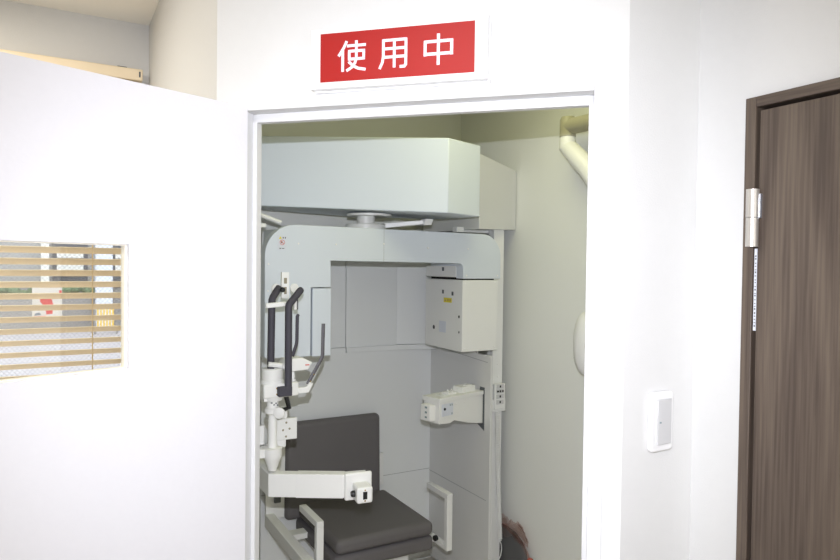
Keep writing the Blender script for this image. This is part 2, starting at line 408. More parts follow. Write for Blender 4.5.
# ---------------------------------------------------------------- window, blind, street
b = MB()
b.box(WX0, WX0+0.04, 3.09, 3.15, WZ0, WZ1); b.box(WX1-0.008, WX1, 3.09, 3.15, WZ0, WZ1)
b.box(WX0, WX1, 3.09, 3.15, WZ0, WZ0+0.04); b.box(WX0, WX1, 3.09, 3.15, WZ1-0.04, WZ1)
win = struct(b.build('window_1', M['alu']), 'street window behind the wooden blind', 'window')
b = MB(); b.box(WX0+0.04, WX1-0.008, 3.117, 3.123, WZ0+0.04, WZ1-0.04)
b.build('glass_pane', M['wire'], win, label='wired glass pane')
bl = thing('venetian_blind', (-0.45, 3.0, 0.95), 'tan wooden slatted blind hanging at the street window behind the open door', 'blind')
b = MB(); b.box(-1.22, 0.331, 2.965, 3.034, 2.382, 2.429)
hr = b.build('headrail', M['tan'], bl, bevel=0.004)
b = MB(); b.box(0.236, 0.272, 2.985, 3.03, 2.429, 2.436)
b.build('bracket', M['seam'], hr, label='grey mounting bracket')
b = MB(); b.box(0.316, 0.322, 2.9640, 2.9652, 2.395, 2.418); b.build('end_clip', M['seam'], hr)
ta = math.radians(29); pitch = 0.0462
slat0 = None; k = 0
z = 1.6665+pitch*15
while z > 0.97:
    if slat0 is None:
        b = MB(); d = Vector((0, math.cos(ta), -math.sin(ta)))*0.0245; n = Vector((0, math.sin(ta), math.cos(ta)))*0.0013
        b.obox((-0.445, 2.998, 1.5), (0.772, 0, 0), d, n)
        slat0 = b.build('slat', M['tan'], bl); o = slat0
    else:
        o = slat0.copy(); C.objects.link(o); o.parent = bl
    o.location = (0, 0, z-1.5); z -= pitch
for x in (0.144, -0.30, -0.75):
    b = MB(); b.box(x-0.0012, x+0.0012, 2.9735, 2.9750, 0.99, 2.382); b.box(x-0.0012, x+0.0012, 3.021, 3.0222, 0.99, 2.382)
    b.build('ladder_cord', M['tancord'], bl)
b = MB(); b.box(-1.217, 0.327, 2.975, 3.022, 0.955, 0.975); b.build('bottom_rail', M['tan'], bl, bevel=0.003)

b = MB(); b.box(-0.073, 0.036, 3.1145, 3.1165, 1.383, 1.513)
b.m = 1
zz = 3.1140
b.extr([(-0.045, zz, 1.472), (-0.005, zz, 1.470), (0.004, zz, 1.440), (0.000, zz, 1.402), (-0.022, zz, 1.400), (-0.026, zz, 1.432), (-0.044, zz, 1.452)], (0, 0.0006, 0))
b.extr([(0.024, zz, 1.500), (0.034, zz, 1.500), (0.034, zz, 1.482), (0.026, zz, 1.478)], (0, 0.0006, 0))
b.extr([(-0.070, zz, 1.388), (-0.020, zz, 1.388), (-0.024, zz, 1.394), (-0.068, zz, 1.393)], (0, 0.0006, 0))
b.m = 2
b.extr([(-0.066, zz, 1.396), (-0.040, zz, 1.398), (-0.046, zz, 1.408), (-0.060, zz, 1.406)], (0, 0.0006, 0))
tag(b.build('poster', [M['posterw'], M['pink'], M['posterb']]), 'white notice with red patch stuck to the street window behind the blind', 'poster')

b = MB(); b.box(-30, 20, 3.3, 40, -0.15, -0.02)
struct(b.build('street', M['asphalt']), 'pale grey street outside the window', 'road')
bd = thing('building', (-4, 19, -0.02), 'grey and white building across the street, seen between the blind slats', 'building')
b = MB(); b.box(-14, 8, 19.0, 26, -0.02, 5); b.build('wall', M['facade'], bd)
b = MB(); b.box(-0.25, -0.07, 18.8, 19.0, -0.02, 5); b.build('pillar', M['facadew'], bd, label='white pillar')
for x0, x1 in ((0.0, 0.80), (1.35, 1.75)):
    b = MB(); b.box(x0, x1, 18.96, 19.02, 0.95, 2.6); w_ = b.build('window', M['winglass'], bd)
    b = MB(); b.box(x0+0.1, x1-0.1, 18.93, 18.965, 1.25, 1.58); b.box(x0+0.1, x1-0.1, 18.93, 18.965, 1.72, 1.95); b.build('panel', M['facadew'], w_)
b = MB(); b.box(-14, 4, 18.0, 18.2, -0.02, 0.75)
tag(b.build('garden_wall', M['concrete']), 'low grey wall across the street, under the hedge', 'wall')
b = MB()
for k in range(160):
    x = random.uniform(-8, 1.2)
    b.ell((x, random.uniform(18.45, 18.7), random.uniform(0.55, 0.98)), random.uniform(.1, .2), .12, random.uniform(.08, .14), 7, 5)
tag(b.build('hedge', M['leaf']), 'green clipped hedge behind the low wall across the street', 'hedge', kind='stuff')
b = MB(); b.box(0.92, 1.29, 17.6, 17.9, -0.02, 4.2)
tag(b.build('gatepost', M['bluew'], bevel=0.02), 'bluish white upright post across the street, right in the blind opening', 'post')
fb = thing('barrier', (1.06, 16.4, -0.02), 'small barrier with upright yellow bars before the bluish white post', 'barrier')
b = MB(); b.box(0.82, 1.31, 16.4, 16.45, 0.30, 0.36); b.box(0.82, 0.86, 16.4, 16.45, -0.02, 0.6); b.box(1.27, 1.31, 16.4, 16.45, -0.02, 0.6)
b.build('frame', M['concrete'], fb)
for k in range(6):
    b = MB(); x = 0.880+k*0.062; b.box(x, x+0.036, 16.37, 16.41, 0.12, 0.60); b.build('bar', M['yelbar'], fb)

# ---------------------------------------------------------------- x-ray machine
xm = thing('xray_machine', (1.25, 2.6, 0), 'pale grey dental x-ray machine with overhead cover, arch and handles in the inner room', 'x-ray machine')
def P(name, b, m, parent=None, bevel=0.002, label=None, bseg=2): return b.build(name, m, parent or xm, bevel, bseg, label)
def screw(parent, p, n, r=0.0045, m=None):
    b = MB(); n = Vector(n); b.lathe(p, [(r, -0.0005), (r*0.9, 0.0012), (r*0.4, 0.0022)], 10, n)
    b.build('screw', m or M['white'], parent)

# overhead cover (hexagonal plan) and the fixed rear cover
b = MB()
b.prism([(0.60,2.884), (1.4315,2.300), (1.644,2.377), (1.600,2.66), (1.30,2.92), (0.68,3.02)],
        [1.876, 1.841, 1.8395, 1.842, 1.855, 1.876], [2.170, 2.152, 2.1525, 2.154, 2.160, 2.170])
P('overhead_cover', b, M['paint'], bevel=0.004)
b = MB()
b.prism([(1.72,2.49), (1.995,2.571), (1.995,2.98), (1.70,2.98)], [1.793, 1.802, 1.802, 1.795], [2.142, 2.093, 2.093, 2.140])
P('rear_cover', b, M['sidepan'], bevel=0.003, label='grey fixed cover against the wall')

# arch
Y0, Y1 = 2.500, 2.560
def arc(cx, cz, r, a0, a1, n=10): return [(cx+r*math.cos(math.radians(a0+(a1-a0)*k/n)), cz+r*math.sin(math.radians(a0+(a1-a0)*k/n))) for k in range(n+1)]
out = []
out += arc(0.733, 1.261, 0.012, 270, 180, 4)
out += arc(0.720+0.125, 1.778-0.125, 0.125, 180, 90, 12)
out += arc(1.853-0.105, 1.7715-0.105, 0.105, 90, 0, 12)
out += [(1.853, 1.563), (1.642, 1.563)]
out += arc(1.642-0.024, 1.6335-0.024, 0.024, 0, 90, 6)
out += [(0.993, 1.637), (0.995, 1.529), (0.909, 1.527), (0.909, 1.249)]
b = MB(); b.extr([(x, Y0, z) for x, z in out], (0, Y1-Y0, 0))
arch = P('arch', b, M['paint_dim'], bevel=0.002)
b = MB()      # housing behind the plate: left leg, beam, right shoulder
b.box(0.728, 0.985, Y1, 2.80, 1.262, 1.63); b.box(0.80, 1.76, Y1, 2.80, 1.645, 1.765); b.box(1.644, 1.838, Y1, 2.80, 1.568, 1.66)
P('arch_housing', b, M['paint_dim'], arch)
b = MB(); b.box(1.2345, 1.2357, 2.4994, 2.5004, 1.636, 1.777); P('seam', b, M['seam2'], arch, 0)
b = MB(); b.box(0.917, 0.998, 2.503, 2.56, 1.246, 1.524)
P('cover_panel', b, M['paint_dim'], arch, 0.003)
for x, z in ((0.855,1.703), (1.016,1.704), (1.235,1.712), (1.453,1.700), (1.667,1.700), (1.66,1.578), (1.835,1.578), (0.733,1.515), (0.724+.01,1.62)): screw(arch, (x, 2.4995, z), (0,-1,0), 0.004)
for z in (1.47, 1.50, 1.30): screw(arch, (0.7275, 2.60, z), (-1,0,0), 0.004)
b = MB(); y = 2.4988
b.box(0.7705, 0.8050, y, 2.5, 1.677, 1.7325)
b.m = 1; b.extr([(0.7745, y-0.0004, 1.7195), (0.7865, y-0.0004, 1.7195), (0.7805, y-0.0004, 1.7300)], (0, 0.001, 0))
b.m = 2
for x in (0.790, 0.7985): b.box(x, x+0.004, y-0.0003, 2.4995, 1.7215, 1.7275)
b.box(0.784, 0.789, y-0.0004, y, 1.703, 1.711); b.box(0.777, 0.784, y-0.0004, y, 1.681, 1.684); b.box(0.787, 0.797, y-0.0004, y, 1.681, 1.6835)
b.m = 3
cx, cz = 0.7885, 1.7060
ring = [(cx+0.0105*math.cos(2*math.pi*k/24), cz+0.0105*math.sin(2*math.pi*k/24)) for k in range(24)]
rin = [(cx+0.0082*math.cos(2*math.pi*k/24), cz+0.0082*math.sin(2*math.pi*k/24)) for k in range(24)]
b._add([(x, y-0.0006, z) for x, z in ring]+[(x, y-0.0006, z) for x, z in rin], [(k, (k+1) % 24, 24+(k+1) % 24, 24+k) for k in range(24)])
b.extr([(cx-0.0075, y-0.0006, cz+0.0055), (cx-0.0055, y-0.0006, cz+0.0075), (cx+0.0075, y-0.0006, cz-0.0055), (cx+0.0055, y-0.0006, cz-0.0075)], (0, 0.0003, 0))
b.build('warning_label', [M['label'], M['yellow'], M['black'], M['lred']], arch, label='small white label with red prohibition sign')

# swivel hub between arch and overhead cover
b = MB(); b.lathe((1.223, 2.66, 1.766), [(0.090, 0), (0.090, 0.032), (0.086, 0.036), (0.040, 0.036), (0.040, 0.075)], 40)
hub = P('swivel_hub', b, M['white'], None, 0)
b = MB(); b.hexa([(1.29,2.60,1.786), (1.44,2.52,1.806), (1.44,2.55,1.806), (1.29,2.64,1.786), (1.29,2.60,1.808), (1.44,2.52,1.824), (1.44,2.55,1.824), (1.29,2.64,1.808)])
b.hexa([(1.44,2.515,1.801), (1.476,2.51,1.803), (1.480,2.55,1.803), (1.44,2.555,1.801), (1.448,2.515,1.830), (1.486,2.51,1.830), (1.486,2.55,1.830), (1.448,2.555,1.830)])
P('lever', b, M['white'], hub, 0.002)
b = MB(); b.lathe((1.240, 2.66, 1.838), [(0.10, 0), (0.10, 0.010)], 40); P('flange', b, M['white'], hub, 0)

# control box
b = MB(); b.box(1.640, 1.839, 2.500, 2.840, 1.224, 1.5565)
cb = P('control_box', b, M['cream'], None, 0.003)
b = MB(); b.box(1.66, 1.83, 2.52, 2.82, 1.5565, 1.569); P('gap_strip', b, M['dark'], cb, 0)
b = MB(); b.box(1.641, 1.70, Y1, 2.84, 1.568, 1.622); sd = P('side_tab', b, M['cream'], cb, 0.004)
xs = 1.6392
b = MB(); b.box(xs, 1.6405, 2.592, 2.664, 1.447, 1.469)
b.m = 1; b.extr([(xs-0.0004, 2.655, 1.452), (xs-0.0004, 2.640, 1.452), (xs-0.0004, 2.6475, 1.464)], (0.0006,0,0))
for k in range(3): b.box(xs-0.0004, xs+0.0002, 2.600+k*0.012, 2.607+k*0.012, 1.453, 1.463)
b.build('yellow_sticker', [M['yellow'], M['brass']], cb, label='yellow warning sticker')
b = MB(); b.box(xs, 1.6405, 2.641, 2.704, 1.301, 1.355); b.build('white_sticker', M['label'], cb, label='pale rating sticker')
for y, z, r in ((2.755, 1.319, 0.011), (2.528, 1.386, 0.007), (2.527, 1.314, 0.006)):
    b = MB(); b.lathe((1.6402, y, z), [(r, 0), (r*0.8, 0.0015)], 16, (-1,0,0)); b.build('port', M['black'], cb, label='black round port')
for y, z in ((2.675, 1.606), (2.672, 1.497), (2.586, 1.491)):
    b = MB(); b.box(xs, 1.641, y-0.008, y+0.008, z-0.009, z+0.009); b.build('slot', M['seam'], cb, label='grey slot')
for x, z in ((1.655,1.540), (1.822,1.545), (1.655,1.240), (1.822,1.242)): screw(cb, (x, 2.4995, z), (0,-1,0), 0.004)

# cabin: side panel, back panels, post
b = MB(); b.box(1.787, 1.800, 2.476, 3.03, 0.05, 1.20); b.box(1.787, 1.800, 2.60, 3.03, 1.20, 1.563)
sp = P('side_panel', b, M['sidepan'], None, 0)
b = MB(); b.box(1.7862, 1.7872, 2.50, 3.03, 0.5095, 0.5125); P('seam', b, M['seam2'], sp, 0)
b = MB(); b.hexa([(1.7862,2.50,1.166), (1.7872,2.50,1.166), (1.7872,3.0,1.192), (1.7862,3.0,1.192), (1.7862,2.50,1.169), (1.7872,2.50,1.169), (1.7872,3.0,1.195), (1.7862,3.0,1.195)]); P('seam', b, M['seam2'], sp, 0)
b = MB(); b.prism([(0.86,3.030), (1.80,3.030), (1.80,3.06), (0.86,3.06)], 0.05, 1.176); b.box(0.86, 1.2880, 3.0305, 3.06, 1.176, 1.2025)
bp_ = P('back_panel', b, M['panel'], None, 0)
b = MB(); b.box(0.86, 1.787, 3.0292, 3.0302, 0.519, 0.5215); P('seam', b, M['seam2'], bp_, 0)
b = MB(); b.prism([(1.2895,3.030), (1.577,3.030), (1.577,3.06), (1.2895,3.06)], 1.179, 1.80)
P('upper_back_panel', b, M['panel'], None, 0.001)
b = MB(); b.prism([(1.577,3.030), (1.755,2.975), (1.787,2.975), (1.787,3.06), (1.577,3.06)], 1.206, 1.80)
P('upper_back_panel', b, M['panel'], None, 0.001)
b = MB(); b.prism([(0.86,3.036), (1.2875,3.036), (1.2875,3.06), (0.86,3.06)], 1.204, 1.80)
P('upper_back_panel', b, M['panel'], None, 0.001)
b = MB(); b.prism([(1.2895,3.018), (1.577,3.018), (1.70,2.99), (1.787,2.97), (1.787,3.06), (1.2895,3.06)], 1.177, 1.204)
P('ledge', b, M['panel'], None, 0.001)

KP = 1.048
def PK(name, b, m, parent=None, bevel=0.002, label=None): return P(name, b.away(KP), m, parent, bevel, label)
def kp(p): return tuple(CAM+(Vector(p)-CAM)*KP)
b = MB(); b.box(1.776, 1.833, 2.448, 2.492, 0.0741, 1.800)
post = PK('post', b, M['cream'], None, 0.002, 'tall cream post')
for z in (1.165, 1.108): screw(post, kp((1.808, 2.4475, z)), (0,-1,0), 0.004)
b = MB(); b.box(1.60, 1.847, 2.494, 2.53, 1.776, 1.800); PK('top_rail', b, M['white'], post, 0.002)
screw(post, kp((1.825, 2.4475, 1.785)), (0,-1,0), 0.004)
for z in (0.58, 0.52): screw(post, kp((1.797, 2.4475, z)), (0,-1,0), 0.003)

b = MB(); b.box(1.774, 1.834, 2.424, 2.447, 0.96, 1.078); b.box(1.762, 1.842, 2.430, 2.448, 0.948, 1.006)
swp = PK('switch_panel', b, M['cream'], None, 0.003)
for k, z in enumerate((1.066, 1.044, 1.020, 0.994)):
    b = MB(); b.box(1.784, 1.824, 2.4215, 2.4245, z-0.010, z+0.010); b.m = 1
    b.box(1.800, 1.808, 2.4208, 2.4218, z-0.005, z+0.005)
    if k == 1: b.box(1.785, 1.796, 2.4208, 2.4218, z-0.004, z+0.004); b.box(1.813, 1.823, 2.4208, 2.4218, z-0.004, z+0.004)
    b.away(KP).build('push_button', [M['rocker'], M['black']], swp)
# coiled cord
path = []
N = 1500; turns = 78
def base(u):
    a = Vector((1.796, 2.432, 0.950)); c = Vector((1.820, 2.428, 0.335))
    p = a.lerp(c, u); p.x += 0.010*math.sin(math.pi*u)*-0.3; return p
for k in range(N+1):
    u = k/N; p = base(u); t = u*turns*2*math.pi
    r = 0.0095*min(1, u*40, (1-u)*40)
    path.append(p+Vector((r*math.cos(t), r*math.sin(t), 0)))
path += [Vector((1.826,2.428,0.325)), Vector((1.829,2.428,0.30)), Vector((1.824,2.428,0.27)), Vector((1.812,2.428,0.252)), Vector((1.795,2.43,0.243)), Vector((1.778,2.435,0.244))]
b = MB(); b.tube(path, 0.0024, 6)
PK('coiled_cord', b, M['white'], None, 0, 'white coiled cord')
b = MB(); b.box(1.765, 1.782, 2.43, 2.448, 0.232, 0.255); PK('cord_clip', b, M['white'], None, 0.002)

# x-ray head arm on the side panel
q0 = Vector((1.787, 2.5345, 0)); ax = Vector((-math.cos(math.radians(15)), -math.sin(math.radians(15)), 0)); dn = Vector((-ax.y, ax.x, 0))
if dn.y < 0: dn = -dn
def U(s, o, z): v = q0+ax*s+dn*o; v.z = z; return v
L_ = 0.300
b = MB(); b.extr([U(0,0,0.872), U(0,0,1.018), U(L_,0,1.018), U(L_,0,0.915), U(L_-0.07,0,0.909), U(0.20,0,0.918), U(0.10,0,0.890)], dn*0.10)
hd = P('sensor_arm', b, M['cream'], None, 0.003, 'cream arm box projecting from the side panel')
b = MB(); b.extr([U(0,-0.004,1.012), U(0,-0.004,1.030), U(L_+0.002,-0.004,1.030), U(L_+0.002,-0.004,1.010)], dn*0.112); P('lid', b, M['cream'], hd, 0.002)
b = MB(); b.extr([U(L_+0.001,0.02,0.925), U(L_+0.001,0.02,1.000), U(L_+0.030,0.03,1.000), U(L_+0.030,0.03,0.925)], dn*0.062); en = P('end_cap', b, M['white'], hd, 0.006, 'white end cap with small windows', 3)
for z in (0.943, 0.965, 0.987):
    b = MB(); b.obox(U(L_+0.0305, 0.055, z), ax*0.0006, dn*0.006, (0,0,0.004)); b.build('window', M['green'], en)
b = MB(); b.obox(U(L_-0.050, -0.0015, 0.975), ax*0.036, dn*0.002, (0,0,0.027)); re_ = P('recess_plate', b, M['label'], hd, 0)
b = MB(); b.lathe(U(L_-0.030, -0.003, 0.980), [(0.0065,0), (0.0055,0.004)], 14, -dn); b.build('knob', M['black'], re_)
for s_, z in ((L_-0.078, 0.994), (L_-0.078, 0.955), (L_-0.066, 0.994)):
    b = MB(); b.obox(U(s_, -0.0037, z), ax*0.0025, dn*0.0004, (0,0,0.004)); b.build('mark', M['green'], re_)
b = MB(); b.obox(U(0.080, 0.050, 1.043), ax*0.046, dn*0.030, (0,0,0.014)); tb = P('top_box', b, M['white'], hd, 0.002, 'small white box on top')
b = MB(); b.obox(U(0.068, 0.040, 1.058), ax*0.022, dn*0.010, (0,0,0.003)); b.build('ridge', M['white'], tb)
b = MB()
for s_ in (0.175, 0.200): b.tube([U(s_,0.04,1.03), U(s_,0.04,1.045), U(s_+0.006,0.04,1.052), U(s_+0.010,0.04,1.047)], 0.0035, 8)
b.obox(U(0.185, 0.05, 1.034), ax*0.028, dn*0.02, (0,0,0.006)); P('clip', b, M['white'], hd, 0)
b = MB(); b.obox(U(0.235, 0.05, 1.031), ax*0.020, dn*0.018, (0,0,0.0015)); P('pad', b, M['panel'], hd, 0)
for s_, z in ((0.135, 0.993), (0.19, 0.993), (0.135, 0.945), (0.19, 0.948)): screw(hd, U(s_, -0.0002, z), -dn, 0.0035)
b = MB(); b.extr([(1.7866, 2.522, 1.045), (1.7866, 2.56, 1.045), (1.7866, 2.60, 0.87), (1.7866, 2.522, 0.838)], (0.001,0,0)); P('slot', b, M['seam'], sp, 0, 'dark slot in the side panel')

# ---- patient positioner: arm, post, bracket, handles
va = Vector((math.cos(math.radians(-29.5)), math.sin(math.radians(-29.5)), 0)); vb = Vector((-va.y, va.x, 0))
A0 = Vector((0.646, 2.186, 0)); 
def Q(s, o, z): v = A0+va*s+vb*o; v.z = z; return v
LA = 0.262
b = MB()
zb, zt = 0.817, 0.898
out = [Q(0,0,0), Q(LA,0,0), Q(LA+0.068, 0.026, 0), Q(LA+0.068,0.060,0), Q(LA,0.040,0), Q(0.035,0.040,0), A0+Vector((0.050,0.45,0)), A0+Vector((0,0.45,0))]
b.prism([(p.x, p.y) for p in out], zb, zt)
arm = P('positioner_arm', b, M['white'], None, 0.003, 'white horizontal arm')
b = MB(); b.prism([(p.x, p.y) for p in (Q(0.095,-0.0008,0), Q(LA-0.004,-0.0008,0), Q(LA-0.004,0.041,0), Q(0.095,0.041,0))], zb-0.0006, zt+0.0006)
P('sleeve', b, M['white'], arm, 0.001)
w0 = Q(LA+0.005, 0.0, 0.860); 
e1 = (Q(LA+0.068,0.026,0)-Q(LA,0,0)); e1.normalize(); e2 = Vector((-e1.y, e1.x, 0))
c0 = Q(LA+0.046, 0.014, 0)
b = MB(); b.obox((c0.x, c0.y, 0.857), e1*0.048, e2*0.008, (0,0,0.047)); pl = P('end_plate', b, M['white'], arm, 0.006, None, 3)
b = MB(); cc = c0-e2*0.034+e1*0.006
b.obox((cc.x, cc.y, 0.844), e1*0.028, e2*0.034, (0,0,0.028)); con = P('connector_block', b, M['white'], arm, 0.008, 'white connector block', 3)
fc = cc-e2*0.0345
b = MB(); b.obox((fc.x, fc.y, 0.844), e1*0.0075, e2*0.001, (0,0,0.013)); b.build('port', M['black'], con, bevel=0.0008, label='black connector port')
for z in (0.826, 0.862):
    b = MB(); b.lathe((fc.x, fc.y, z), [(0.003,0), (0.002,0.002)], 8, -e2); b.build('screw', M['brass'], con)
sd_ = cc-e1*0.0285-e2*0.004
b = MB(); b.lathe((sd_.x, sd_.y, 0.844), [(0.011,0), (0.011,0.008), (0.008,0.013)], 16, -e1); b.build('knob', M['black'], con, label='black knob')
# hidden carrier joining the arm to the arch
b = MB(); b.box(0.625, 0.675, 2.60, 2.66, 0.86, 1.50); b.box(0.625, 0.73, 2.60, 2.66, 1.42, 1.50); P('carrier', b, M['white'])

px, py = 0.664, 2.200
b = MB(); b.lathe((px, py, 0), [(0.014,0.905), (0.028,0.945), (0.033,0.955), (0.033,0.983), (0.018,0.987), (0.0155,1.00), (0.0155,1.165)], 32)
b.box(0.612, 0.668, py-0.012, py+0.03, 0.955, 0.984)
ps = P('support_column', b, M['white'], None, 0)
b = MB(); b.lathe((px, py, 0), [(0.020,1.100), (0.028,1.106), (0.028,1.120), (0.021,1.126), (0.021,1.150)], 32); P('collar', b, M['white'], ps, 0)
b = MB(); b.lathe((px+0.014, py-0.030, 1.110), [(0.0195,0), (0.0195,0.009), (0.016,0.011)], 28, (-0.42,-0.90,0)); P('knob', b, M['cream'], ps, 0, 'round cream clamp knob')
b = MB()
for z, x in ((1.142, -0.012), (1.135, -0.004), (1.140, 0.003), (1.133, 0.009)): b.box(px+x, px+x+0.005, py-0.0225, py-0.018, z, z+0.0035)
P('scale_mark', b, M['seam'], ps, 0)
b = MB(); b.lathe((px, py, 0), [(0.030,1.150), (0.034,1.158), (0.034,1.170)], 32); b.box(0.628, 0.69, py-0.02, py+0.02, 1.150, 1.168); P('top_plate', b, M['white'], ps, 0)

# bracket and chin cup
b = MB()
b.prism([(0.622,2.165), (0.680,2.158), (0.748,2.172), (0.752,2.215), (0.690,2.235), (0.622,2.228)], 1.163, 1.211)
bk = P('bracket', b, M['white'], None, 0.005, None, 3)
for z in (1.176, 1.196): screw(bk, (0.666, 2.1590, z), (0,-1,0), 0.0028, M['brass'])
b = MB(); b.lathe((0.662, 2.20, 1.209), [(0.040,0), (0.040,0.010), (0.037,0.014), (0.037,0.048), (0.034,0.052), (0.020,0.052), (0.018,0.046)], 36); P('chin_cup', b, M['white'], bk, 0)
b = MB(); b.lathe((0.735, 2.20, 1.205), [(0.011,0), (0.011,0.012), (0.0075,0.014), (0.0075,0.060)], 18); P('stem', b, M['white'], bk, 0)
b = MB(); b.extr([(0.688,2.17,1.262), (0.700,2.17,1.292), (0.762,2.17,1.294), (0.797,2.17,1.276), (0.782,2.17,1.250), (0.715,2.17,1.247)], (0, 0.06, 0))
ty = P('chin_rest', b, M['white'], bk, 0.004)
b = MB(); b.box(0.770, 0.785, 2.1688, 2.1702, 1.2665, 1.2705); b.build('mark', M['lred'], ty)
b = MB(); b.tube([(0.645,2.19,1.276), (0.70,2.19,1.268)], 0.009, 12); P('pin', b, M['white'], bk, 0)
# grips
def grip(name, pts, r):
    b = MB(); b.tube(pts, r, 16); return P(name, b, M['grip'], None, 0, 'black foam grip')
def smooth(pts, n=5):
    o = []
    pts = [Vector(p) for p in pts]
    o.append(pts[0])
    for i in range(1, len(pts)-1):
        a, c, d = pts[i-1], pts[i], pts[i+1]
        p0 = c+(a-c).normalized()*0.011; p1 = c+(d-c).normalized()*0.011
        for k in range(n+1):
            u = k/n; o.append(p0*(1-u)**2+c*2*u*(1-u)+p1*u*u)
    o.append(pts[-1]); return o
gl = grip('handle', smooth([(0.694,2.235,1.537), (0.659,2.20,1.500), (0.656,2.20,1.235)]), 0.0124)
gr = grip('handle', smooth([(0.752,2.175,1.529), (0.704,2.155,1.481), (0.703,2.150,1.188), (0.685,2.150,1.185)]), 0.0124)
b = MB(); b.ell((0.752,2.175,1.529), 0.0124, 0.0124, 0.0124, 14, 8); b.build('end_ball', M['grip'], gr)
b = MB(); b.box(0.666, 0.714, 2.138, 2.160, 1.170, 1.203); b.build('foot', M['grip'], gr, bevel=0.003)
b = MB(); b.obox((0.667,2.182,1.4805), (0.034,-0.004,0.003), (0,0.006,0), (0,0,0.0085)); P('cross_bar', b, M['white'], None, 0.003)
b = MB()
hp = [(x, 2.225, z) for x, z in ((0.702,1.500), (0.700,1.590), (0.724,1.590), (0.727,1.500))]
b.box(0.700, 0.727, 2.222, 2.232, 1.50, 1.592); b.m = 1; b.box(0.708, 0.719, 2.2213, 2.2225, 1.552, 1.572); b.box(0.7085, 0.7185, 2.2213, 2.2225, 1.515, 1.540)
hp_ = P('slotted_plate', b, [M['white'], M['slotdark']], None, 0.001)
b = MB(); b.lathe((0.700, 2.218, 1.531), [(0.009,0), (0.009,0.010), (0.006,0.013)], 16, (0,-1,0)); b.build('knob', M['black'], hp_, label='black knob')
b = MB(); b.lathe((0.683, 2.240, 1.535), [(0.0165,0), (0.0165,0.006)], 22, (0.3,-1,0)); b.build('washer', M['white'], hp_)
b = MB(); b.lathe((0.742, 2.215, 1.536), [(0.0165,0), (0.0165,0.006)], 22, (0.3,-1,0)); b.build('washer', M['white'], hp_)
b = MB(); b.box(0.736, 0.745, 2.19, 2.20, 1.462, 1.505); b.m = 1; b.box(0.7455, 0.750, 2.19, 2.20, 1.462, 1.498); P('finger_stop', b, [M['white'], M['rod']], None, 0.001)
# temple rods
b = MB(); b.tube(smooth([(0.747,2.19,1.440), (0.746,2.19,1.345), (0.727,2.18,1.300)]), 0.0062, 10, 0.7); b.ell((0.7485,2.19,1.441), 0.0065, 0.005, 0.006, 10, 6); P('temple_rod', b, M['grip'], None, 0)
b = MB(); b.tube(smooth([(0.840,2.18,1.410), (0.838,2.18,1.293), (0.783,2.18,1.198)]), 0.0068, 10, 0.7)
rd = P('temple_rod', b, M['rod'], None, 0, 'dark grey bent rod')
for x, z in ((0.804,1.232), (0.792,1.209)):
    b = MB(); b.lathe((x, 2.1755, z), [(0.0025,0), (0.002,0.002)], 8, (0,-1,0)); b.build('screw', M['brass'], rd)
b = MB(); b.extr([(0.744,2.17,1.170), (0.785,2.17,1.170), (0.801,2.17,1.201), (0.788,2.17,1.207), (0.776,2.17,1.190), (0.744,2.17,1.190)], (0,0.018,0)); P('rod_holder', b, M['white'], None, 0.002)
# lower cable clamp and hole plate
b = MB(); b.tube([(0.712,2.205,1.165), (0.724,2.205,1.116), (0.690,2.205,1.108)], 0.0095, 6); P('black_clamp', b, M['black'], None, 0)
b = MB(); b.box(0.688, 0.768, 2.245, 2.262, 0.992, 1.068)
hpz = P('mounting_plate', b, M['cream'], None, 0.002, 'cream plate with four holes')
for x, z in ((0.728,1.054), (0.716,1.028), (0.740,1.031), (0.727,1.004)):
    b = MB(); b.lathe((x, 2.2450, z), [(0.004,0), (0.003,0.001)], 10, (0,-1,0)); b.build('bolt', M['slotdark'], hpz)
b = MB(); b.box(0.684, 0.730, 2.25, 2.28, 0.964, 0.996); P('plate_arm', b, M['white'], None, 0.005)
b = MB(); b.box(0.664, 0.735, 2.25, 2.29, 1.066, 1.105); P('plate_arm', b, M['white'], None, 0.005)
b = MB(); b.box(0.622, 0.648, 2.235, 2.26, 0.985, 1.055); P('side_block', b, M['white'], None, 0.005)
b = MB(); b.tube([(0.690,2.62,1.835), (0.815,2.60,1.790)], 0.008, 8); b.obox((0.715,2.64,1.775), (0.04,0.0,0.002), (0,0.03,0), (0,0,0.008)); P('brace', b, M['white'], None, 0)

# ---------------------------------------------------------------- chair
ch = thing('patient_chair', (1.22, 2.72, 0), 'charcoal vinyl patient chair with pale armrests inside the x-ray machine', 'chair')
tilt = 0.018
b = MB(); b.hexa([(0.956,2.945,0.405), (1.456,2.945,0.405), (1.456,2.995,0.405), (0.956,2.995,0.405), (0.960,2.952,0.869), (1.452,2.952,0.869), (1.452,3.005,0.869), (0.960,3.005,0.869)])
b.build('backrest', M['vinyl'], ch, bevel=0.036, bseg=5)
b = MB(); b.box(1.016, 1.482, 2.464, 2.958, 0.418, 0.481); b.build('seat', M['vinyl'], ch, bevel=0.024, bseg=5)
b = MB(); b.box(1.010, 1.488, 2.474, 2.975, 0.345, 0.412); b.build('seat_base', M['vinyl'], ch, bevel=0.020, bseg=4)
b = MB(); b.box(1.08, 1.40, 2.55, 2.9, 0.285, 0.345); b.build('seat_frame', M['cream'], ch, bevel=0.004)
b = MB(); b.lathe((1.24, 2.74, 0), [(0.16,0.0), (0.16,0.03), (0.06,0.05), (0.06,0.285)], 32); b.build('pedestal', M['cream'], ch)
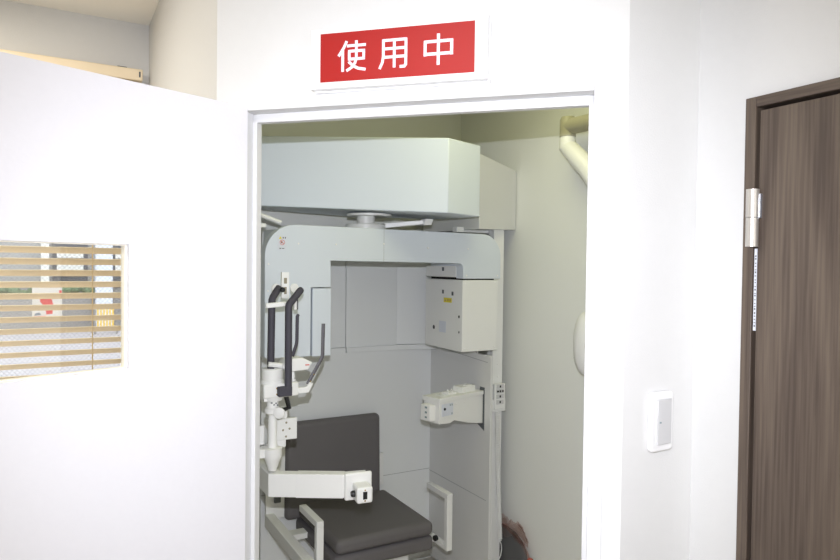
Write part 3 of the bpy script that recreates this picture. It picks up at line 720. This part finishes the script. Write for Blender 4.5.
def armrest(x0, x1, y0, y1, z1, z0, side):
    b = MB(); w = 0.026
    b.box(x0, x1, y0, y1, z1-w, z1); b.box(x0, x1, y0, y0+w, z0, z1-w); b.box(x0, x1, y0, y1, z0-w*0.6, z0+0.004)
    if side > 0: b.box(1.480, x0+0.004, y1-0.07, y1-0.02, z0-0.014, z0+0.003)
    else: b.box(x1-0.004, 1.03, y1-0.07, y1-0.02, z0-0.014, z0+0.003)
    return b.build('armrest', M['cream'], ch, bevel=0.002)
ar = armrest(1.548, 1.576, 2.462, 2.650, 0.592, 0.348, 1)
b = MB(); b.lathe((1.542, 2.545, 0.366), [(0.013,0), (0.013,0.012)], 16, (-1,-0.3,0)); b.build('knob', M['black'], ar, label='black knob')
armrest(0.918, 0.948, 2.436, 2.648, 0.592, 0.348, -1)
b = MB(); b.box(0.863, 0.905, 2.36, 2.975, 0.392, 0.450); rl = b.build('side_rail', M['cream'], ch, bevel=0.003)
screw(rl, (0.893, 2.47, 0.4502), (0,0,1), 0.004)
b = MB(); b.box(0.905, 1.02, 2.80, 2.86, 0.375, 0.40); b.build('cross_member', M['cream'], ch)
b = MB(); b.box(0.868, 0.965, 2.972, 2.990, 0.42, 0.78); b.build('back_bracket', M['cream'], ch, bevel=0.002)
b = MB(); b.box(0.905, 0.935, 2.955, 2.972, 0.50, 0.545); b.build('stop_block', M['seam'], ch, bevel=0.002)
b = MB(); b.box(1.40, 1.485, 2.985, 3.000, 0.49, 0.655)
br = b.build('back_bracket', M['cream'], ch, bevel=0.002)
for z in (0.632, 0.512): screw(br, (1.470, 2.9845, z), (0,-1,0), 0.004)

# ---------------------------------------------------------------- intraoral unit on the right wall
iu = thing('wall_xray_unit', (2.0, 1.7, 1.1), 'white swivel-arm x-ray unit on the inner right wall, partly behind the door frame', 'x-ray unit')
pv = Vector((1.90, 2.102, 0))
b = MB(); b.tube([(pv.x, pv.y, 2.215), (1.915, 1.98, 2.215), (1.95, 1.70, 2.213)], [0.034, 0.034, 0.036], 18)
b.lathe((pv.x, pv.y, 0), [(0.034,2.172), (0.034,2.243), (0.028,2.256), (0.010,2.258)], 24)
b.build('extension_arm', M['armgrey'], iu, label='beige extension arm')
b = MB(); b.box(1.93, 2.0, 1.64, 1.76, 2.10, 2.32); b.build('wall_bracket', M['armgrey'], iu, bevel=0.008)
b = MB(); b.lathe((pv.x, pv.y, 0), [(0.0345,2.120), (0.0345,2.165), (0.031,2.172)], 24); b.build('pivot', M['white'], iu)
b = MB(); b.tube([(pv.x, pv.y+0.006, 2.134), (1.90, 2.075, 2.110), (1.90, 2.03, 2.070), (1.90, 1.977, 2.022), (1.89, 1.85, 1.88), (1.88,1.76,1.76)], [0.033, 0.038, 0.041, 0.041, 0.037, 0.034], 18); b.build('upper_arm', M['white'], iu)
b = MB(); b.lathe((1.845, 1.76, 1.74), [(0.04,0), (0.04,0.08)], 24, (1,0,0)); b.tube([(1.89,1.77,1.73), (1.90,1.90,1.45)], 0.03, 16); b.build('lower_arm', M['white'], iu)
b = MB(); b.ell((1.925, 1.985, 1.308), 0.062, 0.062, 0.135, 28, 18, 0.85); hd_ = b.build('tube_head', M['white'], iu)
b = MB(); b.tube([(1.92,1.96,1.305), (1.87,1.80,1.30)], 0.045, 20); b.build('cone', M['white'], hd_)
b = MB(); b.lathe((1.895, 2.033, 1.245), [(0.004,0), (0.003,0.003)], 10, (-0.5,0.5,0)); b.build('dot', M['seam'], hd_)

# ---------------------------------------------------------------- bag by the post
bg = thing('waste_bag', (1.963, 2.62, 0), 'dark grey bag in clear film with red edging, behind the cream post', 'bag')
b = MB()
rs = []
BX, BY = 1.966, 2.585
for z, k in ((0.0,0.86), (0.02,0.92), (0.15,0.97), (0.22,1.0), (0.265,0.93), (0.300,0.75), (0.322,0.5), (0.330,0.15)):
    rs.append([Vector((BX+0.026*k*math.cos(2*math.pi*i/28), BY+0.180*k*math.sin(2*math.pi*i/28), z)) for i in range(28)])
b.rings(rs); b.build('bag_body', M['bag'], bg)
b = MB(); rs = []
for z, k in ((0.300,0.98), (0.318,0.95), (0.335,0.86), (0.352,0.74), (0.368,0.55)):
    rs.append([Vector((min(1.997, BX+0.028*(k+random.uniform(-.04,.04))*math.cos(2*math.pi*i/40)), BY+0.190*(k+random.uniform(-.07,.07))*math.sin(2*math.pi*i/40), z+random.uniform(-.014,.014))) for i in range(40)])
b.rings(rs, cap=False); b.build('clear_film', M['film'], bg, label='crumpled clear plastic film')
b = MB()
pa = []; pb = []
for i in range(31):
    u = math.radians(i*6.0)
    pa.append((BX-0.027*math.sin(u)**0.5 if 0 < i < 30 else BX, BY-0.190*math.cos(u), 0.228+0.106*math.sin(u)+random.uniform(-.003,.003)))
    pb.append((BX-0.020*math.sin(u)**0.5 if 0 < i < 30 else BX, BY-0.206*math.cos(u), 0.240+0.112*math.sin(u)+random.uniform(-.006,.008)))
b._add(pa+pb, [(k, k+1, 32+k, 31+k) for k in range(30)])
b.build('red_hem', M['redglass'], bg, label='translucent red hem')
b = MB()
b.ell((BX-0.005, BY-0.205, 0.225), 0.020, 0.018, 0.024, 12, 8)
b.build('red_edging', M['redfilm'], bg, label='red plastic edging')

# ---------------------------------------------------------------- lights
def area(name, loc, size, power, col, rot=(0,0,0)):
    l = bpy.data.lights.new(name, 'AREA'); l.shape = 'RECTANGLE'; l.size, l.size_y = size; l.energy = power; l.color = col
    o = bpy.data.objects.new(name, l); C.objects.link(o); o.location = loc; o.rotation_euler = rot; return o
area('hall_ceiling_lamp', (-0.7, 0.0, 2.62), (1.4, 1.4), 17, (1.0, 0.975, 0.94))
area('hall_fill', (0.55, -2.18, 1.50), (1.4, 1.5), 24, (1.0, 0.98, 0.96), (math.radians(90), 0, math.radians(6)))  # added soft fill from behind the camera; the rear wall has no window
area('window_side_ceiling_lamp', (-0.75, 2.25, 2.62), (0.7, 0.7), 23, (1.0, 0.93, 0.80))
area('xray_room_ceiling_lamp', (1.40, 1.85, 2.62), (0.5, 0.5), 4.3, (1.0, 0.99, 0.54))

# camera
f_px = 650.0; P_, R_, Yw = math.radians(1.25), math.radians(-0.66), math.radians(-29.5)
fw = Vector((0, math.cos(P_), -math.sin(P_))); d0 = Vector((0, -math.sin(P_), -math.cos(P_))); x0 = Vector((1,0,0))
xx = x0*math.cos(R_)+d0*math.sin(R_); dd = -x0*math.sin(R_)+d0*math.cos(R_)
rz = Matrix.Rotation(Yw, 3, 'Z'); xx, dd, fw = rz@xx, rz@dd, rz@fw
cam = bpy.data.cameras.new('camera'); co = bpy.data.objects.new('camera', cam); C.objects.link(co)
m3 = Matrix((xx, -dd, -fw)).transposed()
co.matrix_world = Matrix.Translation((0, 0, 1.62)) @ m3.to_4x4()
cam.sensor_width = 36; cam.sensor_fit = 'HORIZONTAL'; cam.lens = f_px/840*36; cam.clip_start = 0.02
bpy.context.scene.camera = co

# the photographer's flash, on the camera's shoe
fl = bpy.data.lights.new('camera_flash', 'SPOT'); fl.energy = 105; fl.color = (0.925, 0.95, 1.05); fl.spot_size = math.radians(94); fl.spot_blend = 0.92; fl.shadow_soft_size = 0.006
fo = bpy.data.objects.new('camera_flash', fl); C.objects.link(fo)
fo.matrix_world = Matrix.Translation(Vector((0, 0, 1.748))+fw*0.03) @ (m3 @ Matrix.Rotation(math.radians(-8.5), 3, 'X')).to_4x4()

w = bpy.data.worlds.new('sky'); bpy.context.scene.world = w; w.use_nodes = True
bgn = w.node_tree.nodes['Background']; bgn.inputs[0].default_value = (0.93, 0.96, 1.0, 1); bgn.inputs[1].default_value = 2.7
vs = bpy.context.scene.view_settings; vs.view_transform = 'Standard'; vs.look = 'None'; vs.exposure = 0.15; vs.gamma = 1; vs.use_curve_mapping = False
for o in C.objects:
    if '_o' in o: del o['_o']
